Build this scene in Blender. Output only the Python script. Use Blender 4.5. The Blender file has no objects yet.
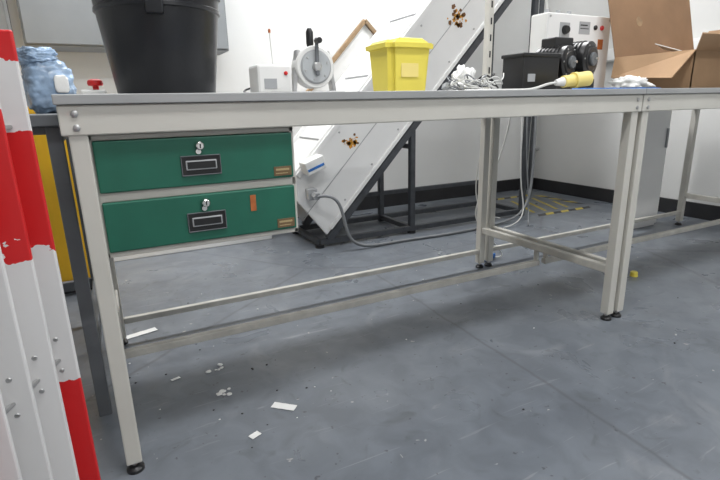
import bpy, bmesh, math, random
from mathutils import Vector, Matrix, noise
random.seed(7)
S=bpy.context.scene
try:
    S.view_settings.view_transform='Standard'
    S.view_settings.look='None'
except Exception: pass
# ---------------------------------------------------------------- materials
def mat(name,col,rough=.5,metal=0,var=.06,scale=6,bump=0,bscale=60,spec=.5,emit=None,alpha=None,trans=0):
    m=bpy.data.materials.new(name); m.use_nodes=True
    nt=m.node_tree; N=nt.nodes; L=nt.links; b=N['Principled BSDF']
    tc=N.new('ShaderNodeTexCoord'); nz=N.new('ShaderNodeTexNoise'); nz.inputs['Scale'].default_value=scale; nz.inputs['Detail'].default_value=5
    L.new(tc.outputs['Object'],nz.inputs['Vector'])
    cr=N.new('ShaderNodeValToRGB')
    cr.color_ramp.elements[0].position=.3; cr.color_ramp.elements[1].position=.7
    cr.color_ramp.elements[0].color=[max(0,c*(1-var)) for c in col]+[1]
    cr.color_ramp.elements[1].color=[min(1,c*(1+var)) for c in col]+[1]
    L.new(nz.outputs['Fac'],cr.inputs['Fac']); L.new(cr.outputs['Color'],b.inputs['Base Color'])
    b.inputs['Roughness'].default_value=rough; b.inputs['Metallic'].default_value=metal
    b.inputs['Specular IOR Level'].default_value=spec
    if trans: b.inputs['Transmission Weight'].default_value=trans
    if bump:
        n2=N.new('ShaderNodeTexNoise'); n2.inputs['Scale'].default_value=bscale; n2.inputs['Detail'].default_value=4
        L.new(tc.outputs['Object'],n2.inputs['Vector'])
        bp=N.new('ShaderNodeBump'); bp.inputs['Strength'].default_value=bump; bp.inputs['Distance'].default_value=.01
        L.new(n2.outputs['Fac'],bp.inputs['Height']); L.new(bp.outputs['Normal'],b.inputs['Normal'])
    if emit:
        b.inputs['Emission Color'].default_value=list(emit[:3])+[1]; b.inputs['Emission Strength'].default_value=emit[3]
    return m
M_beige=mat('painted_steel_beige',(.57,.555,.505),.42,var=.05,scale=4)
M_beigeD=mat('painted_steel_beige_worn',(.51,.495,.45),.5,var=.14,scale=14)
M_top=mat('laminate_grey',(.34,.345,.345),.45,var=.05)
M_green=mat('drawer_green',(.010,.118,.074),.48,var=.12,scale=9)
M_blk=mat('black_plastic',(.012,.012,.013),.38,var=.2)
M_blk2=mat('black_bucket_plastic',(.010,.011,.014),.33,var=.2,bump=.05)
M_chrome=mat('chrome',(.72,.72,.70),.22,metal=1,var=.05)
M_steel=mat('galvanised',(.5,.5,.5),.4,metal=.9,var=.12,scale=30)
M_label=mat('label_brown',(.16,.10,.045),.4,var=.2,scale=60)
M_gold=mat('label_gold',(.42,.33,.17),.35,var=.1)
M_orange=mat('orange_tape',(.42,.12,.03),.6,var=.25,scale=50)
M_white=mat('white_painted',(.76,.76,.75),.45,var=.04,scale=3)
M_whiteP=mat('white_plastic',(.73,.73,.71),.4,var=.04)
M_paper=mat('paper_white',(.82,.82,.80),.8,var=.04)
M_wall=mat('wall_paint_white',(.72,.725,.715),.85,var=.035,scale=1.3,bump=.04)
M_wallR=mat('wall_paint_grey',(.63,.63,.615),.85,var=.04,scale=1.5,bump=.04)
M_ceil=mat('ceiling_tile',(.75,.75,.74),.9,var=.03)
M_gpan=mat('grey_panel',(.22,.235,.245),.6,var=.05)
M_gpanL=mat('grey_panel_light',(.42,.44,.45),.6,var=.05)
M_dk=mat('dark_frame_steel',(.055,.06,.068),.45,var=.2,scale=20)
M_dgrey=mat('dark_grey_bench_steel',(.13,.14,.15),.5,var=.15)
M_base=mat('baseboard_black',(.018,.018,.02),.5,var=.2)
M_yel=mat('yellow_plastic',(.78,.66,.10),.4,var=.06)
M_yelc=mat('yellow_cabinet',(.88,.50,.02),.45,var=.08)
M_yelP=mat('yellow_plug',(.80,.66,.22),.45,var=.05)
M_tapeY=mat('yellow_floor_tape',(.50,.40,.08),.65,var=.35,scale=40)
M_tapeB=mat('black_floor_tape',(.05,.05,.05),.6,var=.3,scale=40)
M_blue=mat('pale_blue_plastic_film',(.30,.41,.56),.22,var=.55,scale=11,bump=.5,bscale=16)
M_blueD=mat('blue_cloth',(.03,.16,.50),.7,var=.3,scale=40)
M_red=mat('red_plastic',(.62,.02,.02),.35,var=.1)
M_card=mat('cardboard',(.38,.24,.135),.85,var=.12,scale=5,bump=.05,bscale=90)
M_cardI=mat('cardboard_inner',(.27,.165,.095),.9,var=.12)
M_wood=mat('wood_strip',(.30,.20,.11),.6,var=.3,scale=18)
M_splat=mat('rust_orange_stain',(.60,.27,.03),.7,var=.5,scale=80)
M_splatD=mat('brown_stain',(.16,.07,.02),.7,var=.4,scale=80)
M_grey=mat('grey_plastic',(.36,.37,.38),.45,var=.08)
M_cw=mat('cable_white',(.62,.62,.60),.5,var=.05)
M_cg=mat('cable_grey',(.20,.21,.22),.5,var=.08)
M_cb=mat('cable_black',(.015,.015,.016),.45,var=.1)
M_lamp=mat('lamp_diffuser',(.9,.9,.9),.5,emit=(.99,.99,1,6.0))
def floor_mat():
    m=bpy.data.materials.new('epoxy_floor'); m.use_nodes=True
    nt=m.node_tree;N=nt.nodes;L=nt.links;b=N['Principled BSDF']
    tc=N.new('ShaderNodeTexCoord')
    def nz(sc,det=6,dist=0,vec=None):
        n=N.new('ShaderNodeTexNoise'); n.inputs['Scale'].default_value=sc; n.inputs['Detail'].default_value=det; n.inputs['Distortion'].default_value=dist
        L.new(vec or tc.outputs['Object'],n.inputs['Vector']); return n
    def ramp(src,p0,c0,p1,c1):
        r=N.new('ShaderNodeValToRGB'); e=r.color_ramp.elements
        e[0].position=p0;e[0].color=c0;e[1].position=p1;e[1].color=c1; L.new(src,r.inputs['Fac']); return r
    def mix(a,bb,fac,mode='MIX'):
        x=N.new('ShaderNodeMix'); x.data_type='RGBA'; x.blend_type=mode
        for s,v in ((6,a),(7,bb)):
            if hasattr(v,'type'): L.new(v,x.inputs[s])
            else: x.inputs[s].default_value=v
        if hasattr(fac,'type'): L.new(fac,x.inputs[0])
        else: x.inputs[0].default_value=fac
        return x.outputs[2]
    base=ramp(nz(.9).outputs['Fac'],.35,(.148,.166,.192,1),.7,(.185,.203,.229,1)).outputs['Color']
    fine=ramp(nz(9,8,.6).outputs['Fac'],.35,(.84,.84,.84,1),.65,(1.08,1.08,1.07,1)).outputs['Color']
    c=mix(base,fine,1.0,'MULTIPLY')
    sc=ramp(nz(3.2,9,1.6).outputs['Fac'],.57,(0,0,0,1),.72,(.5,.5,.5,1)).outputs['Color']
    c=mix(c,(.25,.265,.285,1),sc)
    mp=N.new('ShaderNodeMapping'); mp.inputs['Scale'].default_value=(2,26,1); mp.inputs['Rotation'].default_value=(0,0,.5); L.new(tc.outputs['Object'],mp.inputs['Vector'])
    s2=ramp(nz(2.2,5,1.0,mp.outputs[0]).outputs['Fac'],.64,(0,0,0,1),.72,(.4,.4,.4,1)).outputs['Color']
    c=mix(c,(.32,.33,.34,1),s2)
    st=ramp(nz(6.5,7,2.2).outputs['Fac'],.60,(0,0,0,1),.74,(.65,.65,.65,1)).outputs['Color']
    c=mix(c,(.09,.10,.11,1),st)
    sp=ramp(nz(45,3).outputs['Fac'],.69,(0,0,0,1),.73,(.8,.8,.8,1)).outputs['Color']
    c=mix(c,(.07,.07,.08,1),sp)
    sp2=ramp(nz(30,2,.3).outputs['Fac'],.75,(0,0,0,1),.78,(.9,.9,.9,1)).outputs['Color']
    c=mix(c,(.45,.44,.42,1),sp2)
    vo=N.new('ShaderNodeTexVoronoi'); vo.feature='DISTANCE_TO_EDGE'; vo.inputs['Scale'].default_value=.42
    w=nz(5,4); mq=N.new('ShaderNodeMixRGB'); mq.inputs[0].default_value=.04; L.new(tc.outputs['Object'],mq.inputs[1]); L.new(w.outputs['Color'],mq.inputs[2]); L.new(mq.outputs[0],vo.inputs['Vector'])
    cr=ramp(vo.outputs['Distance'],.0,(.55,.55,.55,1),.004,(0,0,0,1)).outputs['Color']
    c=mix(c,(.08,.08,.09,1),cr)
    L.new(c,b.inputs['Base Color'])
    r=ramp(nz(4,6,.5).outputs['Fac'],.3,(.25,.25,.25,1),.7,(.42,.42,.42,1)); L.new(r.outputs['Color'],b.inputs['Roughness'])
    bp=N.new('ShaderNodeBump'); bp.inputs['Strength'].default_value=.06; bp.inputs['Distance'].default_value=.01
    L.new(nz(14,5).outputs['Fac'],bp.inputs['Height']); L.new(bp.outputs['Normal'],b.inputs['Normal'])
    return m
M_floor=floor_mat()
def barrier_mat(name,low):
    m=bpy.data.materials.new(name); m.use_nodes=True
    nt=m.node_tree;N=nt.nodes;L=nt.links;b=N['Principled BSDF']
    g=N.new('ShaderNodeNewGeometry'); sx=N.new('ShaderNodeSeparateXYZ'); L.new(g.outputs['Position'],sx.inputs[0])
    mp=N.new('ShaderNodeMapping'); mp.inputs['Scale'].default_value=(16,16,26); L.new(g.outputs['Position'],mp.inputs['Vector'])
    n=N.new('ShaderNodeTexNoise'); n.inputs['Scale'].default_value=1.0; n.inputs['Detail'].default_value=4; L.new(mp.outputs[0],n.inputs['Vector'])
    a=N.new('ShaderNodeMath'); a.operation='MULTIPLY_ADD'; a.inputs[1].default_value=.18; L.new(n.outputs['Fac'],a.inputs[0]); L.new(sx.outputs['Z'],a.inputs[2])
    a2=N.new('ShaderNodeMath'); a2.operation='MULTIPLY_ADD'; a2.inputs[1].default_value=.42; L.new(sx.outputs['Y'],a2.inputs[0]); L.new(a.outputs[0],a2.inputs[2])
    r=N.new('ShaderNodeValToRGB'); r.color_ramp.interpolation='CONSTANT'
    R=(.60,.012,.014,1);W=(.70,.69,.685,1)
    e=r.color_ramp.elements; e[0].position=0;e[0].color=R;e[1].position=low;e[1].color=W
    k=e.new(.63);k.color=R;k=e.new(.825);k.color=W;k=e.new(.945);k.color=R
    L.new(a2.outputs[0],r.inputs['Fac']); L.new(r.outputs['Color'],b.inputs['Base Color']); b.inputs['Roughness'].default_value=.4
    return m
M_barA=barrier_mat('barrier_plastic_red_low',.40)
M_barB=barrier_mat('barrier_plastic_white_low',.06)
# ---------------------------------------------------------------- helpers
def group(name,loc=(0,0,0)):
    e=bpy.data.objects.new(name,None); e.empty_display_size=.1; e.location=loc
    S.collection.objects.link(e); return e
def link(ob,parent):
    S.collection.objects.link(ob)
    if parent is not None:
        ob.parent=parent; ob.matrix_parent_inverse=Matrix.Translation(-Vector(parent.location))
    return ob
def mesh_obj(name,bm,m,parent,loc=(0,0,0),rot=None,smooth=False):
    me=bpy.data.meshes.new(name); bmesh.ops.recalc_face_normals(bm,faces=bm.faces); bm.to_mesh(me); bm.free()
    if smooth:
        for p in me.polygons: p.use_smooth=True
    me.materials.append(m)
    ob=bpy.data.objects.new(name,me); ob.location=loc
    if rot: ob.rotation_euler=rot
    return link(ob,parent)
def autosmooth(ob,ang=40):
    me=ob.data
    bm=bmesh.new(); bm.from_mesh(me)
    for e in bm.edges:
        e.smooth = not (len(e.link_faces)==2 and e.calc_face_angle(0)>math.radians(ang))
    for f in bm.faces: f.smooth=True
    bm.to_mesh(me); bm.free(); return ob
def box(p,name,x,y,z,m,bev=.002,rot=None,seg=2):
    bm=bmesh.new(); bmesh.ops.create_cube(bm,size=1)
    dx,dy,dz=x[1]-x[0],y[1]-y[0],z[1]-z[0]
    bmesh.ops.scale(bm,vec=(dx,dy,dz),verts=bm.verts)
    bev=min(bev,.4*min(dx,dy,dz))
    if bev>0: bmesh.ops.bevel(bm,geom=bm.edges[:],offset=bev,segments=seg,profile=.5,affect='EDGES')
    return mesh_obj(name,bm,m,p,((x[0]+x[1])/2,(y[0]+y[1])/2,(z[0]+z[1])/2),rot)
def lathe(p,name,prof,m,loc,rot=None,seg=40,cap=True,sx=1,sy=1):
    bm=bmesh.new(); rings=[]
    for r,z in prof:
        rings.append([bm.verts.new((r*math.cos(2*math.pi*i/seg)*sx,r*math.sin(2*math.pi*i/seg)*sy,z)) for i in range(seg)])
    for a,b in zip(rings,rings[1:]):
        for i in range(seg): bm.faces.new((a[i],a[(i+1)%seg],b[(i+1)%seg],b[i]))
    if cap:
        bm.faces.new(rings[0]); bm.faces.new(rings[-1])
    ob=mesh_obj(name,bm,m,p,loc,rot); return autosmooth(ob,35)
def cyl(p,name,a,b,r,m,seg=20,r2=None):
    a=Vector(a);b=Vector(b);d=b-a;l=d.length;r2=r if r2 is None else r2
    ob=lathe(p,name,[(r,0),(r2,l)],m,a,seg=seg); ob.rotation_euler=d.to_track_quat('Z','Y').to_euler(); return ob
def prism(p,name,poly,y0,y1,m,bev=0):
    bm=bmesh.new()
    A=[bm.verts.new((x,y0,z)) for x,z in poly];B=[bm.verts.new((x,y1,z)) for x,z in poly]
    bm.faces.new(A);bm.faces.new(B[::-1]);n=len(poly)
    for i in range(n): bm.faces.new((A[i],A[(i+1)%n],B[(i+1)%n],B[i]))
    if bev: bmesh.ops.bevel(bm,geom=bm.edges[:],offset=bev,segments=2,affect='EDGES')
    return mesh_obj(name,bm,m,p)
def bar(p,name,a,b,w,h,m,bev=.003):
    a=Vector(a);b=Vector(b);d=b-a;l=d.length
    bm=bmesh.new(); bmesh.ops.create_cube(bm,size=1); bmesh.ops.scale(bm,vec=(w,h,l),verts=bm.verts)
    bmesh.ops.bevel(bm,geom=bm.edges[:],offset=bev,segments=2,affect='EDGES')
    z=d.normalized(); ref=Vector((0,1,0)) if abs(z.y)<.9 else Vector((0,0,1))
    y=(ref-z*ref.dot(z)).normalized(); x=y.cross(z)
    R=Matrix((x,y,z)).transposed()
    return mesh_obj(name,bm,m,p,(a+b)/2,R.to_euler())
def cable(p,name,pts,r,m,cyclic=False):
    cu=bpy.data.curves.new(name,'CURVE'); cu.dimensions='3D'; cu.bevel_depth=r; cu.bevel_resolution=3; cu.resolution_u=10; cu.use_fill_caps=True
    s=cu.splines.new('NURBS'); s.points.add(len(pts)-1)
    for i,q in enumerate(pts): s.points[i].co=(*q,1)
    s.order_u=4; s.use_endpoint_u=True; s.use_cyclic_u=cyclic
    cu.materials.append(m); ob=bpy.data.objects.new(name,cu)
    return link(ob,p)
def quad(p,name,vs,m,thick=.004):
    bm=bmesh.new(); f=bm.faces.new([bm.verts.new(v) for v in vs]); bm.normal_update()
    ob=mesh_obj(name,bm,m,p); md=ob.modifiers.new('t','SOLIDIFY'); md.thickness=thick; md.offset=0; return ob
def rough_blob(p,name,loc,size,m,amp=.25,freq=6,seed=0,sub=4,flat=True):
    bm=bmesh.new(); bmesh.ops.create_icosphere(bm,subdivisions=sub,radius=1)
    for v in bm.verts:
        n=noise.noise(v.co*freq*.35+Vector((seed,0,0)))+.5*noise.noise(v.co*freq+Vector((0,seed,0)))
        v.co*=1+amp*n
        v.co=Vector((v.co.x*size[0],v.co.y*size[1],v.co.z*size[2]))
        if flat and v.co.z<-size[2]*.8: v.co.z=-size[2]*.8
    return mesh_obj(name,bm,m,p,(loc[0],loc[1],loc[2]+size[2]*.8),smooth=True)
# ---------------------------------------------------------------- room
X0,X1,Y0,Y1,ZC=-2.6,3.95,-3.6,2.5,2.8
box(None,'floor',(X0-.1,X1+.1),(Y0-.1,Y1+.1),(-.1,0),M_floor,0)
box(None,'ceiling',(X0-.1,X1+.1),(Y0-.1,Y1+.1),(ZC,ZC+.1),M_ceil,0)
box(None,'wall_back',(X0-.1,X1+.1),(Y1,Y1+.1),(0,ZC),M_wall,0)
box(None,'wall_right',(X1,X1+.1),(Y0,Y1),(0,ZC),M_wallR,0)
box(None,'wall_left',(X0-.1,X0),(Y0,Y1),(0,ZC),M_wall,0)
box(None,'wall_front',(X0-.1,X1+.1),(Y0-.1,Y0),(0,ZC),M_wall,0)
box(None,'baseboard_right',(X1-.018,X1),(Y0,Y1),(0,.115),M_base,.003)
box(None,'baseboard_back',(1.0,X1-.018),(Y1-.018,Y1),(0,.115),M_base,.003)
box(None,'trim_1',(-2.6,1.0),(1.98,2.5),(0,.42),M_wall,.006)
# ---------------------------------------------------------------- workbenches
H=.914
def workbench(name,xa,xb,drawer=False):
    g=group(name,(xa,0,0)); LW=.036
    lx=[xa+.012,xb-.012-LW]; ly=[-.018,.765]
    box(g,'worktop',(xa-.004 if drawer else xa,xb),(-.030,.81),(H-.020,H),M_top,.002)
    for i,x in enumerate(lx):
        for j,y in enumerate(ly):
            box(g,f'leg_{i}{j}',(x,x+LW),(y,y+LW),(.028,H-.022),M_beige,.003)
            cyl(g,f'foot_stem_{i}{j}',(x+LW/2,y+LW/2,.008),(x+LW/2,y+LW/2,.03),.007,M_steel,12)
            lathe(g,f'foot_{i}{j}',[(.021,0),(.021,.008),(.013,.016),(.008,.017)],M_blk,(x+LW/2,y+LW/2,0),seg=20)
        box(g,f'side_apron_{i}',(x+.004,x+LW-.004),(ly[0]+LW,ly[1]),(H-.082,H-.022),M_beige,.003)
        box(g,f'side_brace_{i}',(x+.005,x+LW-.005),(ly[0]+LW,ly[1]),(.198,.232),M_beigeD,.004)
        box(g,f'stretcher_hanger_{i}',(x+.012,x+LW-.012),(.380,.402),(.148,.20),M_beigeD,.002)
    box(g,'front_apron',(xa+.000 if drawer else xa+.002,xb-.002),(-.022,.0),(H-.082,H-.021),M_beige,.003)
    box(g,'back_apron',(xa+.002,xb-.002),(.780,.803),(H-.082,H-.021),M_beige,.003)
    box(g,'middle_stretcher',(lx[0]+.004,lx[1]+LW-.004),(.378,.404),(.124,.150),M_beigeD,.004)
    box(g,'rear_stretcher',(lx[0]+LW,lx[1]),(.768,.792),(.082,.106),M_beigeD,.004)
    for x in (lx[0]+.018,lx[1]+.018):
        for z in (H-.038,H-.066):
            lathe(g,'bolt',[(.0075,0),(.0075,.003),(.005,.0045)],M_steel,(x,-.0215,z),(math.pi/2,0,0),seg=6)
    return g
tb=workbench('workbench',-.018,1.834,True)
tb2=workbench('workbench.001',1.836,3.66)
up=group('upright_post',(1.835,.79,H))
box(up,'post',(1.785,1.815),(.772,.806),(H,2.2),M_beige,.003)
box(up,'post_base',(1.775,1.825),(.755,.809),(H,H+.006),M_beige,.001)
for z in [H+.1+i*.075 for i in range(16)]:
    box(up,'slot',(1.796,1.804),(.7705,.7725),(z,z+.03),M_blk,0)
# drawer unit bolted under the bench: part of the workbench assembly
dg=tb
dx0,dx1,dz0,dz1=.024,.486,.558,H-.083
box(dg,'drawer_cabinet_top',(dx0,dx1),(.004,.60),(dz1-.012,dz1),M_beige,.002)
box(dg,'drawer_cabinet_bottom',(dx0,dx1),(.004,.60),(dz0,dz0+.012),M_beige,.002)
box(dg,'drawer_cabinet_side_left',(dx0,dx0+.012),(.004,.60),(dz0,dz1),M_beige,.002)
box(dg,'drawer_cabinet_side_right',(dx1-.012,dx1),(.004,.60),(dz0,dz1),M_beige,.002)
box(dg,'drawer_cabinet_back',(dx0,dx1),(.588,.60),(dz0,dz1),M_beige,.002)
mid=(dz0+dz1)/2
box(dg,'drawer_mid_rail',(dx0,dx1),(.004,.03),(mid-.010,mid+.012),M_beige,.002)
def drawer(z0,z1,tag):
    x0,x1=dx0+.010,dx1-.008
    box(dg,'drawer_front_'+tag,(x0,x1),(-.006,.014),(z0,z1),M_green,.003)
    box(dg,'drawer_body_'+tag,(x0+.012,x1-.012),(.014,.56),(z0+.01,z1-.02),M_dgrey,.002)
    cx=.252; cz=z0+(z1-z0)*.42; hw,hh=.045,.023
    fr=[((cx-hw,cx+hw),(cz+hh-.002,cz+hh)),((cx-hw,cx+hw),(cz-hh,cz-hh+.002)),((cx-hw,cx-hw+.002),(cz-hh,cz+hh)),((cx+hw-.002,cx+hw),(cz-hh,cz+hh))]
    for i,(a,b) in enumerate(fr): box(dg,f'handle_rim_{tag}{i}',a,(-.011,-.006),b,M_dgrey,.0008)
    box(dg,'handle_recess_'+tag,(cx-hw+.002,cx+hw-.002),(-.0085,-.006),(cz-hh+.002,cz+hh-.002),M_blk,.0005)
    box(dg,'handle_grip_'+tag,(cx-hw+.010,cx+hw-.010),(-.013,-.0085),(cz-.010,cz+.012),M_grey,.002)
    box(dg,'handle_lip_'+tag,(cx-hw+.013,cx+hw-.013),(-.0135,-.013),(cz-.007,cz+.009),M_blk,.0002)
    lz=z1-.020
    lathe(dg,'lock_'+tag,[(.0115,0),(.0115,.004),(.009,.009),(.009,.013),(.007,.015)],M_chrome,(cx,-.006,lz),(math.pi/2,0,0),seg=24)
    box(dg,'lock_key_'+tag,(cx-.0012,cx+.0012),(-.0225,-.021),(lz-.005,lz+.005),M_blk,0)
    lathe(dg,'lock_lug_'+tag,[(.006,0),(.006,.006)],M_chrome,(cx-.004,-.006,lz-.013),(math.pi/2,0,0),seg=16)
    box(dg,'maker_label_'+tag,(x1-.052,x1-.006),(-.0075,-.006),(z0+.006,z0+.029),M_label,.0004)
    box(dg,'label_bar_'+tag,(x1-.047,x1-.012),(-.0080,-.0075),(z0+.019,z0+.024),M_gold,0)
    box(dg,'label_line_'+tag,(x1-.047,x1-.016),(-.0080,-.0075),(z0+.011,z0+.013),M_gold,0)
drawer(mid+.012,dz1-.013,'upper'); drawer(dz0+.014,mid-.010,'lower')
box(dg,'orange_sticker',(.360,.374),(-.0075,-.006),(mid-.064,mid-.024),M_orange,.0003)
# ---------------------------------------------------------------- left bench
lb=group('side_bench',(-.6,.6,0))
box(lb,'worktop',(-1.5,-.030),(.27,1.12),(.845,.875),M_dgrey,.003)
for i,x in enumerate((-1.46,-.070)):
    for j,y in enumerate((.29,1.04)):
        box(lb,f'leg_{i}{j}',(x,x+.035),(y,y+.035),(0,.845),M_dgrey,.003)
    box(lb,f'side_rail_{i}',(x+.005,x+.03),(.325,1.04),(.16,.20),M_dgrey,.003)
    box(lb,f'side_apron_{i}',(x+.005,x+.03),(.325,1.04),(.80,.845),M_dgrey,.003)
box(lb,'rear_rail',(-1.425,-.070),(1.05,1.075),(.16,.20),M_dgrey,.003)
box(lb,'rear_apron',(-1.425,-.070),(1.05,1.075),(.80,.845),M_dgrey,.003)
box(lb,'front_apron',(-1.425,-.070),(.30,.32),(.825,.845),M_dgrey,.002)
bb=group('blue_plastic_bag',(-.10,.98,.875))
def roundbox(name,c,s,m,seed,rotz=0,amp=.05):
    bm=bmesh.new(); bmesh.ops.create_cube(bm,size=1); bmesh.ops.subdivide_edges(bm,edges=bm.edges[:],cuts=22,use_grid_fill=True)
    for v in bm.verts:
        q=v.co.copy(); n=(q*2); L=(abs(n.x)**4+abs(n.y)**4+abs(n.z)**4)**.25
        q=q/L if L>0 else q
        d=amp*(noise.noise(Vector((q.x*3+seed,q.y*3,q.z*9)))+.8*noise.noise(Vector((q.x*8,q.y*8+seed,q.z*18)))+.4*noise.noise(Vector((q.x*20,q.y*20,q.z*30+seed))))
        q*=1+d*2
        v.co=Vector((q.x*s[0],q.y*s[1],max(q.z,-.5)*s[2]))
    return mesh_obj(name,bm,m,bb,c,(0,0,rotz),smooth=True)
roundbox('package_body',(-.088,.98,.875+.090),(.150,.14,.185),M_blue,2,.3,.045)
roundbox('package_fold',(-.11,.975,.875+.195),(.11,.11,.06),M_blue,12,.5,.09)
roundbox('package_label',(-.045,.915,.875+.10),(.045,.012,.06),M_paper,4,.3,.03)
yc=group('yellow_storage_cabinet',(-.45,1.7,0))
box(yc,'body',(-.75,-.05),(1.50,1.93),(.06,.92),M_yelc,.006)
box(yc,'plinth',(-.73,-.07),(1.52,1.91),(0,.06),M_blk,.002)
box(yc,'door_left',(-.745,-.42),(1.485,1.50),(.08,.90),M_yelc,.003)
box(yc,'door_right',(-.41,-.055),(1.485,1.50),(.08,.90),M_yelc,.003)
box(yc,'handle',(-.44,-.425),(1.465,1.485),(.45,.60),M_blk,.003)
# ---------------------------------------------------------------- barrier
ba=group('folding_barrier',(-.1,-.4,0))
def slat(i,x,y,ang,m,w=.050,h=1.0,t=.010):
    ob=box(ba,f'slat_{i}',(x-w/2,x+w/2),(y-t/2,y+t/2),(.03,h),m,.003,rot=(0,0,ang))
    for k,z in enumerate((.10,.44,.50)):
        d=Vector((math.sin(ang),-math.cos(ang),0))
        c=Vector((x,y,z))+d*(t/2)
        o=lathe(ba,f'rivet_{i}{k}',[(.004,0),(.004,.0008),(.003,.0018)],M_steel,c,seg=14)
        o.rotation_euler=d.to_track_quat('Z','Y').to_euler()
P0=Vector((-.066,-.26));P1=Vector((-.222,-.62))
n=7
for i in range(n):
    q=P0.lerp(P1,i/(n-1)); slat(i,q.x,q.y,math.radians(-4+5*(i%2)),M_barA if i in (0,4,5,6) else M_barB)
for i in range(n-1):
    a=P0.lerp(P1,i/(n-1));b=P0.lerp(P1,(i+1)/(n-1))
    for z in (.10,.46,.86): bar(ba,f'link_{i}',(a.x,a.y+.0,z),(b.x,b.y,z),.006,.006,M_steel,.001)
for q in (P0,P1):
    box(ba,'foot',(q.x-.03,q.x+.03),(q.y-.03,q.y+.03),(0,.03),M_red,.004)
# ---------------------------------------------------------------- things on the bench
bk=group('black_bucket',(.243,.36,H))
bx=.243
prof=[(.128,0),(.131,.004),(.158,.215),(.163,.218),(.163,.226),(.160,.229),(.164,.266),(.170,.268),(.170,.276),(.164,.280),(.158,.276),(.154,.23),(.127,.01),(.0,.01)]
lathe(bk,'tub',prof,M_blk2,(bx,.36,H),seg=64,cap=False)
lathe(bk,'base',[(.0,0),(.128,0.0)],M_blk2,(bx,.36,H),seg=64,cap=False)
for a in (-100,80):
    an=math.radians(a); x=bx+.160*math.cos(an); y=.36+.160*math.sin(an)
    box(bk,'handle_lug',(x-.022,x+.022),(y-.008,y+.008),(H+.195,H+.245),M_blk2,.005,rot=(0,0,an+math.pi/2))
cable(bk,'wire_handle',[(bx+.168*math.cos(t),.36-.186*math.sin(t),H+.262-.02*math.sin(t)) for t in [i*math.pi/12 for i in range(13)]],.0022,M_blk)
es=group('emergency_stop_button',(.10,.42,H))
box(es,'housing',(.02,.085),(.42,.48),(H,H+.024),M_whiteP,.005)
lathe(es,'mushroom',[(.008,0),(.008,.010),(.019,.012),(.021,.018),(.019,.026),(.01,.030)],M_red,(.060,.45,H+.024),seg=24)
ga=group('bench_tape_dispenser',(.6,.35,H))
box(ga,'control_box',(.50,.612),(.33,.43),(H+.004,H+.092),M_whiteP,.008)
box(ga,'box_feet',(.508,.604),(.335,.425),(H,H+.006),M_blk,.001)
box(ga,'front_label',(.52,.56),(.3285,.330),(H+.02,H+.05),M_grey,.0003)
lathe(ga,'red_lamp',[(.006,0),(.006,.004),(.003,.007)],M_red,(.59,.33,H+.066),(math.pi/2,0,0),seg=16)
cyl(ga,'antenna',(.575,.40,H+.09),(.572,.41,H+.195),.0022,M_whiteP,10)
lathe(ga,'antenna_tip',[(.004,0),(.0045,.008),(.002,.012)],M_orange,(.572,.41,H+.192),seg=12)
box(ga,'base_plate',(.62,.79),(.32,.44),(H,H+.012),M_steel,.003)
R_=.066
lathe(ga,'reel_housing',[(R_-.003,0),(R_,.004),(R_,.05),(R_-.003,.054)],M_whiteP,(.705,.415,H+.088),(math.pi/2,0,0),seg=48)
lathe(ga,'reel_face',[(.053,0),(.053,.002),(.051,.003)],M_grey,(.705,.3605,H+.088),(math.pi/2,0,0),seg=48)
lathe(ga,'reel_inner',[(.048,0),(.048,.003)],M_gpanL,(.705,.358,H+.088),(math.pi/2,0,0),seg=48)
lathe(ga,'hub',[(.015,0),(.015,.012),(.011,.016)],M_steel,(.705,.356,H+.088),(math.pi/2,0,0),seg=24)
box(ga,'crank_arm',(.699,.711),(.342,.350),(H+.06,H+.175),M_dgrey,.003)
cyl(ga,'crank_knob',(.705,.346,H+.165),(.705,.32,H+.165),.009,M_blk,16)
lathe(ga,'top_knob',[(.010,0),(.012,.01),(.012,.045),(.007,.056)],M_blk,(.700,.39,H+.152),seg=20)
for s in (-1,1): bar(ga,'support_arm',(.705+s*.072,.39,H+.01),(.705+s*.050,.39,H+.14),.014,.03,M_steel,.002)
for k in range(6):
    t=k*math.pi/3+.3; lathe(ga,'screw',[(.004,0),(.003,.002)],M_steel,(.705+.04*math.cos(t),.355,H+.088+.04*math.sin(t)),(math.pi/2,0,0),seg=10)
cable(ga,'lead',[(.52,.42,H+.03),(.48,.46,H+.02),(.47,.40,H+.006),(.55,.30,H+.005),(.65,.28,H+.005),(.78,.27,H+.005),(.86,.33,H+.005)],.003,M_cb)
yt=group('yellow_plastic_tub',(1.03,.36,H))
def tub(p,name,cx,cy,z0,z1,w0,d0,w1,d1,m,bev=.02):
    bm=bmesh.new()
    lo=[bm.verts.new((sx*w0/2,sy*d0/2,z0)) for sx,sy in ((-1,-1),(1,-1),(1,1),(-1,1))]
    hi=[bm.verts.new((sx*w1/2,sy*d1/2,z1)) for sx,sy in ((-1,-1),(1,-1),(1,1),(-1,1))]
    bm.faces.new(lo);bm.faces.new(hi[::-1])
    for i in range(4): bm.faces.new((lo[i],lo[(i+1)%4],hi[(i+1)%4],hi[i]))
    ve=[e for e in bm.edges if abs(e.verts[0].co.z-e.verts[1].co.z)>1e-4]
    bmesh.ops.bevel(bm,geom=ve,offset=bev,segments=5,affect='EDGES')
    return autosmooth(mesh_obj(name,bm,m,p,(cx,cy,0)),30)
ty=1.035
tub(yt,'body',ty,.38,H,H+.150,.155,.14,.172,.165,M_yel)
tub(yt,'rim',ty,.38,H+.150,H+.165,.195,.185,.197,.187,M_yel,.024)
tub(yt,'lid',ty,.38,H+.165,H+.177,.18,.17,.160,.15,M_yel,.02)
box(yt,'lid_flap',(ty-.03,ty+.07),(.33,.42),(H+.177,H+.186),M_yel,.004)
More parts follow.
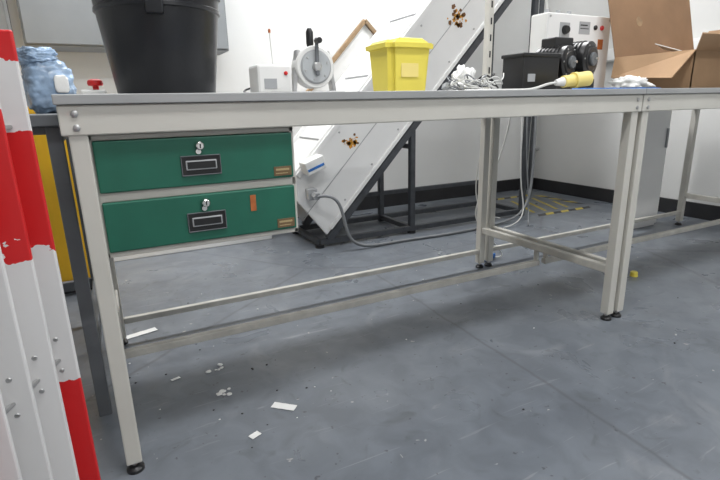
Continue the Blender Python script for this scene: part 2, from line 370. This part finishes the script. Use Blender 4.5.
box(yt,'front_label',(ty-.04,ty+.03),(.3015,.304),(H+.055,H+.10),M_yelP,.0004)
tk=group('blue_tape_roll',(1.19,.50,H))
lathe(tk,'roll',[(.03,0),(.05,0),(.05,.048),(.03,.048),(.03,0)],M_blueD,(1.19,.52,H+.052),(math.pi/2,0,math.radians(-60)),seg=36,cap=False)
ch=group('cable_pile',(1.38,.4,H))
for k in range(9):
    cx=1.33+random.random()*.15; cy=.34+random.random()*.16; pts=[]
    R=.025+random.random()*.035; ph=random.random()*6
    for j in range(12):
        t=ph+j*.9; pts.append((cx+R*math.cos(t)*(1+.3*random.random()),cy+R*math.sin(t)*(1+.3*random.random()),H+.006+abs(math.sin(j*.7+k))*.07*random.random()+.004*k*.5))
    cable(ch,f'coil_{k}',pts,random.choice((.0025,.003,.0035)),random.choice((M_cw,M_cw,M_cw,M_cg,M_cb)))
for k in range(6):
    x=1.31+random.random()*.16;y=.36+random.random()*.15
    box(ch,f'connector_{k}',(x-.02,x+.02),(y-.012,y+.012),(H+.018,H+.040),random.choice((M_whiteP,M_grey,M_whiteP,M_gpan)),.004,rot=(random.random()*.6,random.random()*.6,random.random()*3))
rough_blob(ch,'tissue',(1.46,.54,H),(.045,.05,.060),M_paper,.45,6,2,4)
mb=group('black_motor_unit',(1.6,.35,H))
box(mb,'junction_box',(1.575,1.775),(.32,.44),(H,H+.145),M_blk,.006)
box(mb,'junction_lid',(1.57,1.78),(.315,.445),(H+.135,H+.150),M_blk,.004)
box(mb,'socket_plate',(1.60,1.64),(.3175,.320),(H+.04,H+.07),M_grey,.001)
def hcyl(p,name,c,r,l,m,ang,seg=36):
    d=Vector((math.sin(ang),-math.cos(ang),0)); o=lathe(p,name,[(r*.94,0),(r,.004),(r,l-.004),(r*.9,l)],m,c,seg=seg); o.rotation_euler=d.to_track_quat('Z','Y').to_euler(); return o
ca=.25
for i,(cx,cz,r) in enumerate(((1.86,.120,.068),(1.99,.135,.074))):
    c=Vector((cx-.03,.48,H+cz)); hcyl(mb,f'motor_{i}',c,r,.14,M_blk,ca)
    d=Vector((math.sin(ca),-math.cos(ca),0))
    hcyl(mb,f'motor_face_{i}',c+d*.138,r*.72,.006,M_blk,ca)
    hcyl(mb,f'motor_hub_{i}',c+d*.142,r*.38,.014,M_dgrey,ca)
    hcyl(mb,f'motor_shaft_{i}',c+d*.150,.006,.02,M_chrome,ca,12)
    for k in range(6):
        t=k*math.pi/3; pr=Vector((math.cos(ca),math.sin(ca),0))
        hcyl(mb,f'motor_screw_{i}{k}',c+d*.139+pr*(r*.84*math.cos(t))+Vector((0,0,r*.84*math.sin(t))),.0035,.004,M_steel,ca,8)
    for k in range(6): hcyl(mb,f'fin_{i}{k}',c+d*(.02+k*.017),r*1.06,.005,M_blk,ca)
box(mb,'motor_base',(1.79,2.05),(.36,.49),(H,H+.055),M_blk,.004)
box(mb,'terminal_box',(1.82,1.93),(.39,.47),(H+.180,H+.225),M_blk,.005)
pl=group('yellow_industrial_plug',(1.72,.24,H))
a=Vector((1.665,.235,H+.032));b=Vector((1.87,.20,H+.052)); d=(b-a).normalized()
cyl(pl,'cable_gland',a,a+d*.035,.011,M_whiteP,20,.018)
cyl(pl,'plug_body',a+d*.035,a+d*.085,.023,M_yelP,28)
cyl(pl,'plug_collar',a+d*.083,a+d*.098,.031,M_yelP,28)
cyl(pl,'plug_sleeve',a+d*.095,a+d*.155,.028,M_yelP,28,.029)
cable(pl,'lead',[tuple(a),tuple(a-d*.04+Vector((0,0,.002))),(1.55,.22,H+.006),(1.45,.24,H+.006),(1.34,.22,H+.006),(1.22,.24,H+.006)],.005,M_cw)
we=group('white_electrical_enclosure',(2.25,.7,H))
ex0,ex1=2.08,2.54
box(we,'body',(ex0+.005,ex1-.005),(.69,.80),(H,H+.385),M_whiteP,.008)
box(we,'cover',(ex0,ex1),(.678,.692),(H+.005,H+.38),M_white,.004)
o=ex0-1.93+.01
box(we,'switch_plate',(2.00+o,2.07+o),(.675,.678),(H+.27,H+.34),M_grey,.001)
lathe(we,'rotary_switch',[(.022,0),(.02,.012),(.016,.02)],M_blk,(2.035+o,.675,H+.305),(math.pi/2,0,0),seg=24)
box(we,'rating_label',(2.14+o,2.22+o),(.6765,.678),(H+.29,H+.35),M_grey,.0003)
box(we,'label_text_1',(2.148+o,2.20+o),(.676,.6765),(H+.33,H+.336),M_blk,0)
box(we,'label_text_2',(2.148+o,2.21+o),(.676,.6765),(H+.315,H+.319),M_blk,0)
box(we,'warning_label',(2.29+o,2.33+o),(.6765,.678),(H+.22,H+.27),M_orange,.0003)
lathe(we,'red_indicator',[(.012,0),(.012,.006),(.007,.01)],M_red,(2.31+o,.678,H+.325),(math.pi/2,0,0),seg=20)
lathe(we,'black_indicator',[(.012,0),(.012,.006),(.007,.01)],M_blk,(2.26+o,.678,H+.325),(math.pi/2,0,0),seg=20)
for x in (ex0+.012,ex1-.012):
    for z in (.02,.365): lathe(we,'cover_screw',[(.006,0),(.005,.003)],M_steel,(x,.678,H+z),(math.pi/2,0,0),seg=12)
for x in (2.14,2.22,2.30): cyl(we,'gland',(x,.75,H+.385),(x,.75,H+.408),.012,M_grey,16)
cable(we,'feed_cable',[(2.14,.75,H+.40),(2.14,.74,H+.47),(2.0,.75,H+.52),(1.88,.80,H+.65),(1.87,.82,H+1.0)],.005,M_cw)
cb=group('cardboard_box',(2.75,.45,H))
bx0,bx1,by0,by1,bh=2.47,3.17,.18,.58,.17
T=.005
box(cb,'bottom',(bx0,bx1),(by0,by1),(H,H+T),M_card,0)
box(cb,'side_front',(bx0,bx1),(by0,by0+T),(H,H+bh),M_card,0)
box(cb,'side_back',(bx0,bx1),(by1-T,by1),(H,H+bh),M_card,0)
box(cb,'side_left',(bx0,bx0+T),(by0,by1),(H,H+bh),M_card,0)
box(cb,'side_right',(bx1-T,bx1),(by0,by1),(H,H+bh),M_card,0)
zt=H+bh
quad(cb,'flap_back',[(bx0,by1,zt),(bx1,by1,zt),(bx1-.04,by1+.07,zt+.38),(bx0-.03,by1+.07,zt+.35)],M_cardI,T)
quad(cb,'flap_front',[(bx0,by0,zt),(bx1,by0,zt),(bx1+.02,by0-.15,zt+.060),(bx0-.20,by0-.13,zt+.045)],M_card,T)
quad(cb,'flap_left',[(bx0,by0,zt),(bx0,by1,zt),(bx0-.04,by1-.02,zt-.10),(bx0-.12,by0+.02,zt-.12)],M_card,T)
quad(cb,'flap_right',[(bx1,by0,zt),(bx1,by1,zt),(bx1+.1,by1,zt+.16),(bx1+.1,by0,zt+.16)],M_card,T)
lathe(cb,'round_mark',[(.0,0),(.026,0),(.026,.0008),(0,.0008)],M_wood,(2.68,by1+.034,zt+.19),(math.pi/2-.21,0,0),seg=30,cap=False)
box(cb,'packing_slip',(2.66,2.82),(.38,.52),(zt+.030,zt+.034),M_paper,0,rot=(.35,.1,.3))
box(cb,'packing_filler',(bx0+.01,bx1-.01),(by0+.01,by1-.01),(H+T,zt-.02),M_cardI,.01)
pp=group('crumpled_packaging',(2.08,.25,H))
rough_blob(pp,'film',(2.13,.24,H),(.085,.06,.032),M_paper,.5,6,4,4)
cable(pp,'hose',[(1.98,.18,H+.006),(2.06,.15,H+.006),(2.16,.16,H+.006),(2.23,.18,H+.006),(2.26,.24,H+.006)],.006,M_cb)
cable(pp,'blue_lead',[(1.60,.10,H+.004),(1.75,.07,H+.004),(1.9,.11,H+.004),(2.05,.09,H+.004),(2.15,.12,H+.004)],.003,M_blueD)
# ---------------------------------------------------------------- conveyor
cv=group('inclined_conveyor',(1.5,1.8,0))
SL=1.06
def lo(x): return .08+(x-1.25)*SL
def hi(x): return .50+(x-1.06)*SL
side=[(1.25,.08),(1.06,.32),(1.06,.50),(2.95,hi(2.95)),(3.38,lo(3.38))]
prism(cv,'side_panel_near',side,1.60,1.625,M_white,.003)
prism(cv,'side_panel_far',side,2.03,2.055,M_white,.003)
u=Vector((1,0,SL)).normalized(); nn=Vector((-u.z,0,u.x))
def alongbar(name,off,y0,y1,xa,xb,th,m):
    a=Vector((xa,0,lo(xa)))+nn*off; b=Vector((xb,0,lo(xb)))+nn*off
    return bar(cv,name,(a.x,(y0+y1)/2,a.z),(b.x,(y0+y1)/2,b.z),th,y1-y0,m,.002)
alongbar('lower_flange',.012,1.588,1.602,1.28,3.3,.024,M_white)
alongbar('seam_strip',.20,1.596,1.601,1.24,3.3,.004,M_grey)
alongbar('upper_flange',.40,1.585,1.602,1.36,3.2,.03,M_white)
alongbar('cover_plate',.395,1.622,2.035,1.345,3.25,.012,M_white)
alongbar('bottom_plate',.012,1.622,2.035,1.30,3.25,.012,M_white)
box(cv,'tail_cover',(1.062,1.078),(1.62,2.035),(.32,.50),M_white,.002)
for k in range(5):
    x=1.55+k*.36; a=Vector((x,0,lo(x)))+nn*.404
    bar(cv,f'cover_joint_{k}',(a.x,1.64,a.z),(a.x,2.02,a.z),.006,.012,M_grey,.001)
for k in range(9):
    x=1.42+k*.2
    for off in (.05,.36):
        a=Vector((x,1.60,lo(x)))+nn*off
        lathe(cv,'panel_bolt',[(.007,0),(.007,.003),(.005,.004)],M_steel,(a.x,1.60,a.z),(math.pi/2,0,0),seg=10)
for y in (1.612,2.042):
    a=Vector((1.24,y,lo(1.24)))-nn*.03; b=Vector((3.3,y,lo(3.3)))-nn*.03
    bar(cv,'support_beam',a,b,.045,.045,M_dk,.003)
def post(x,y,zt): bar(cv,'frame_post',(x,y,0),(x,y,zt),.038,.038,M_dk,.003)
post(1.90,1.612,lo(1.90)-.05); post(1.90,2.042,lo(1.90)-.05)
post(2.93,1.60,lo(2.93)-.05); post(2.93,2.042,lo(2.93)-.05)
post(1.56,2.042,lo(1.56)-.05)
for y in (1.612,2.042): bar(cv,'base_rail',(1.20,y,.035),(2.93,y,.035),.035,.035,M_dk,.003)
for x in (1.20,1.90,2.93): bar(cv,'base_cross',(x,1.612,.035),(x,2.042,.035),.035,.035,M_dk,.003)
bar(cv,'brace_rail',(1.62,2.042,.22),(2.93,2.042,.22),.03,.03,M_dk,.003)
bar(cv,'cross_tie',(1.90,1.612,.60),(1.90,2.042,.60),.03,.03,M_dk,.003)
for (x,y) in ((1.20,1.612),(1.20,2.042),(1.90,1.612),(2.93,1.612)): cyl(cv,'frame_foot',(x,y,0),(x,y,.02),.03,M_blk,18)
box(cv,'sensor_box',(1.09,1.22),(1.50,1.60),(.50,.58),M_whiteP,.006,rot=(0,-.35,0))
box(cv,'sensor_band',(1.10,1.21),(1.498,1.51),(.52,.535),M_blueD,.001,rot=(0,-.35,0))
box(cv,'foot_control_box',(1.115,1.175),(1.545,1.60),(.325,.395),M_grey,.006)
cyl(cv,'cable_gland',(1.15,1.545,.36),(1.155,1.515,.355),.018,M_grey,20)
cyl(cv,'cable_gland_nut',(1.15,1.53,.358),(1.155,1.50,.352),.024,M_grey,6)
cable(cv,'power_cable',[(1.155,1.50,.352),(1.20,1.47,.365),(1.28,1.46,.34),(1.31,1.46,.18),(1.34,1.45,.05),(1.45,1.42,.01),(1.7,1.45,.01),(2.1,1.40,.01),(2.6,1.45,.01),(2.95,1.5,.05),(2.98,1.56,.5),(2.97,1.57,1.2)],.010,M_cg)
def splat(cx,cz,n,spread,rm,y=1.5985):
    for k in range(n):
        r=random.random()*rm+.002; x=cx+random.gauss(0,spread); z=cz+random.gauss(0,spread*.8)
        bm=bmesh.new(); q=[bm.verts.new((r*(.7+.6*random.random())*math.cos(t),0,r*(.7+.6*random.random())*math.sin(t))) for t in [i*2*math.pi/11 for i in range(11)]]
        f=bm.faces.new(q); ex=bmesh.ops.extrude_face_region(bm,geom=[f])
        for v in ex['geom']:
            if isinstance(v,bmesh.types.BMVert): v.co.y-=.0012
        mesh_obj('stain',bm,random.choice((M_splat,M_splat,M_splatD)),cv,(x,y,z))
splat(2.23,1.42,34,.035,.014); splat(1.44,.66,30,.028,.012); splat(1.93,1.10,14,.03,.008)
# ---------------------------------------------------------------- leaning wooden frame
wf=group('wooden_frame_panel',(1.6,2.3,0))
def lp(s,o,y=2.40):
    a=Vector((1.05,y,.52)); return a+Vector((u.x,0,u.z))*s-nn*o
bar(wf,'frame_edge_upper',lp(0,0),lp(1.35,0),.03,.035,M_wood,.002)
bar(wf,'frame_edge_lower',lp(0,.34),lp(1.35,.34),.03,.035,M_wood,.002)
bar(wf,'frame_end_low',lp(0,0),lp(0,.34),.03,.035,M_wood,.002)
bar(wf,'frame_end_high',lp(1.35,0),lp(1.35,.34),.03,.035,M_wood,.002)
quad(wf,'panel',[lp(0,0,2.41),lp(1.35,0,2.41),lp(1.35,.34,2.41),lp(0,.34,2.41)],M_paper,.004)
bar(wf,'rest_leg',(1.10,2.44,0),(1.10,2.44,.55),.03,.03,M_wood,.002)
bar(wf,'rest_leg_2',(1.72,2.44,0),(1.72,2.44,1.1),.03,.03,M_wood,.002)
for k,(oo,y,L0,L1) in enumerate(((-.06,2.36,-.05,.42),(-.12,2.33,-.05,.36),(-.18,2.30,-.02,.30))):
    bar(wf,f'spare_batten_{k}',lp(L0,oo,y),lp(L1,oo,y),.022,.022,M_wood if k!=1 else M_white,.002)
gc=group('wall_cabinet',(.3,2.4,1.25))
box(gc,'body',(-.25,.87),(2.20,2.497),(1.235,2.0),M_gpan,.005)
box(gc,'door_left',(-.24,.30),(2.185,2.20),(1.245,1.99),M_gpan,.004)
box(gc,'door_right',(.31,.86),(2.185,2.20),(1.245,1.99),M_gpan,.004)
box(gc,'handle_left',(.27,.28),(2.165,2.185),(1.45,1.6),M_chrome,.003)
box(gc,'handle_right',(.33,.34),(2.165,2.185),(1.45,1.6),M_chrome,.003)
nb=group('notice_board',(-.75,2.48,1.3))
box(nb,'frame',(-1.3,-.32),(2.475,2.498),(1.2,1.9),M_chrome,.003)
box(nb,'board',(-1.28,-.34),(2.470,2.477),(1.22,1.88),M_gpanL,.001)
# ---------------------------------------------------------------- right hand background
wc=group('white_cabinet',(3.3,.95,0))
M_wc=mat('white_cabinet_enamel',(.86,.86,.85),.4,var=.02)
box(wc,'carcass',(3.21,3.49),(.87,.99),(.0,.86),M_wc,.004)
box(wc,'door',(3.215,3.485),(.855,.87),(.02,.85),M_wc,.003)
box(wc,'handle',(3.455,3.465),(.84,.855),(.55,.68),M_grey,.003)
wl=group('wall_trunking',(3.93,2.2,1.2))
box(wl,'trunking',(3.90,3.95),(.2,2.38),(1.18,1.28),M_whiteP,.004)
for y in (.9,1.6): box(wl,'socket_plate',(3.894,3.90),(y,y+.15),(1.19,1.27),M_white,.003)
pipe=group('wall_pipe',(3.9,2.42,0))
cyl(pipe,'riser',(3.86,2.42,.0),(3.86,2.42,2.8),.022,M_dk,16)
for z in (.4,1.4,2.3): box(pipe,'clip',(3.84,3.95),(2.41,2.43),(z,z+.02),M_steel,.001)
hz=group('floor_hazard_tape',(3.0,2.2,0))
def hstrip(a,b,w,k):
    a=Vector(a);b=Vector(b);d=(b-a);L=d.length;d.normalize();p=Vector((-d.y,d.x))
    n=int(L/.075)
    for i in range(n):
        s0=a+d*(i*L/n); s1=a+d*((i+1)*L/n); sk=d*w*.8
        vs=[s0,s1,s1+p*w+sk,s0+p*w+sk]
        quad(hz,f'stripe_{k}_{i}',[(v.x,v.y,.0008) for v in vs],M_tapeY if i%2 else M_tapeB,.001)
hstrip((2.05,2.18),(3.62,2.18),.055,0); hstrip((3.72,1.62),(3.72,2.12),.055,1); hstrip((3.02,1.50),(3.62,1.50),.055,2)
for k in range(4):
    x=3.08+k*.13
    x2=min(x+.20,3.58); y2=1.62+(x2-x)*2.3
    quad(hz,f'hatch_{k}',[(x,1.62,.0008),(x+.03,1.62,.0008),(x2+.03,y2,.0008),(x2,y2,.0008)],M_tapeY,.001)
hc=group('hanging_cables',(1.8,.8,.5))
cable(hc,'loop_1',[(2.02,.83,.83),(1.98,.83,.60),(1.86,.84,.42),(1.80,.85,.30),(1.86,.86,.20),(2.00,.84,.06),(2.03,.83,.007),(1.98,.86,.007),(1.90,.90,.007)],.0045,M_cw)
cable(hc,'loop_2',[(1.90,.84,.84),(1.83,.85,.62),(1.79,.85,.40),(1.85,.85,.28),(2.0,.85,.24)],.0035,M_cw)
cable(hc,'drop_1',[(2.70,1.45,1.0),(2.74,1.45,.6),(2.72,1.44,.3),(2.80,1.42,.08),(2.66,1.36,.012),(2.5,1.34,.012)],.005,M_cw)
cable(hc,'drop_2',[(2.78,1.47,1.0),(2.80,1.47,.5),(2.86,1.46,.2),(2.80,1.40,.012),(2.70,1.30,.012)],.005,M_cg)
bc=group('blue_cloth',(1.93,.88,0)); rough_blob(bc,'cloth',(1.93,.87,0),(.05,.035,.022),M_blueD,.5,6,1,4)
yb=group('yellow_bottle_cap',(2.38,.27,0)); lathe(yb,'cap',[(.0,0),(.017,0),(.018,.003),(.017,.022),(.014,.025),(0,.025)],M_yel,(2.38,.27,0),seg=24,cap=False); lathe(yb,'ridge',[(.019,.0),(.019,.005)],M_yel,(2.38,.27,0),seg=24)
def scrap(name,x,y,w,d,a):
    bm=bmesh.new(); n=6; V=[[bm.verts.new(((i/n-.5)*w,(j/2-.5)*d,.001+.0012*abs(math.sin(i*1.3+x*9))*(1 if j!=1 else .4))) for j in range(3)] for i in range(n+1)]
    for i in range(n):
        for j in range(2): bm.faces.new((V[i][j],V[i+1][j],V[i+1][j+1],V[i][j+1]))
    o=mesh_obj(name,bm,M_paper,None,(x,y,.001),(0,0,a)); md=o.modifiers.new('t','SOLIDIFY'); md.thickness=.0008; return o
scrap('paper_scrap',.43,.07,.075,.028,-.75)
scrap('paper_scrap',.085,.84,.12,.035,.25)
scrap('paper_scrap',.315,-.02,.03,.02,.4)
scrap('paper_scrap',.16,.40,.03,.012,.3)
fd=group('floor_debris',(.3,.2,0))
for k in range(70):
    if k<7: x,y=.29+random.gauss(0,.018),.235+random.gauss(0,.015)
    elif k<14: x,y=.30+random.gauss(0,.02),.38+random.gauss(0,.03)
    elif k<34: x,y=random.uniform(.02,.7),random.uniform(-.1,.6)
    else: x,y=random.uniform(.1,2.6),random.uniform(-.3,1.4)
    s=random.uniform(.004,.010) if k<14 else random.uniform(.0018,.0045)
    rough_blob(fd,f'crumb_{k}',(x,y,0),(s,s*.8,s*.5),M_paper if k<14 else random.choice((M_paper,M_blk,M_blk)),.3,3,k,2)
# ---------------------------------------------------------------- lights
for k,(x,y,p) in enumerate(((.4,1.6,44),(2.6,1.6,43),(.4,-.6,27),(2.6,-.6,24),(1.2,-2.6,40))):
    g=group('ceiling_light' ,(x,y,ZC))
    box(g,'housing',(x-.62,x+.62),(y-.17,y+.17),(ZC-.05,ZC),M_white,.004)
    box(g,'diffuser',(x-.59,x+.59),(y-.14,y+.14),(ZC-.056,ZC-.05),M_lamp,.001)
    ld=bpy.data.lights.new('tube','AREA'); ld.shape='RECTANGLE'; ld.size=1.15; ld.size_y=.26; ld.energy=p; ld.color=(.985,.99,1)
    lo_=bpy.data.objects.new('tube_light',ld); lo_.location=(x,y,ZC-.062); link(lo_,g)
w=bpy.data.worlds.new('world'); S.world=w; w.use_nodes=True
w.node_tree.nodes['Background'].inputs[0].default_value=(.8,.85,.9,1); w.node_tree.nodes['Background'].inputs[1].default_value=.3
# ---------------------------------------------------------------- camera
f,pi,ro,hcz,cx,cy,yaw=489.1461,.2702,-.0234,.8812,.0546,-1.198,.4726
fw=Vector((math.sin(yaw)*math.cos(pi),math.cos(yaw)*math.cos(pi),-math.sin(pi)))
rt=Vector((math.cos(yaw),-math.sin(yaw),0)); upv=rt.cross(fw)
r2=rt*math.cos(ro)+upv*math.sin(ro); u2=-rt*math.sin(ro)+upv*math.cos(ro)
cd=bpy.data.cameras.new('camera'); cd.sensor_width=36; cd.lens=f/720*36; cd.clip_start=.02
co=bpy.data.objects.new('camera',cd); S.collection.objects.link(co)
R=Matrix((r2,u2,-fw)).transposed().to_4x4(); co.matrix_world=Matrix.Translation((cx,cy,hcz))@R
S.camera=co
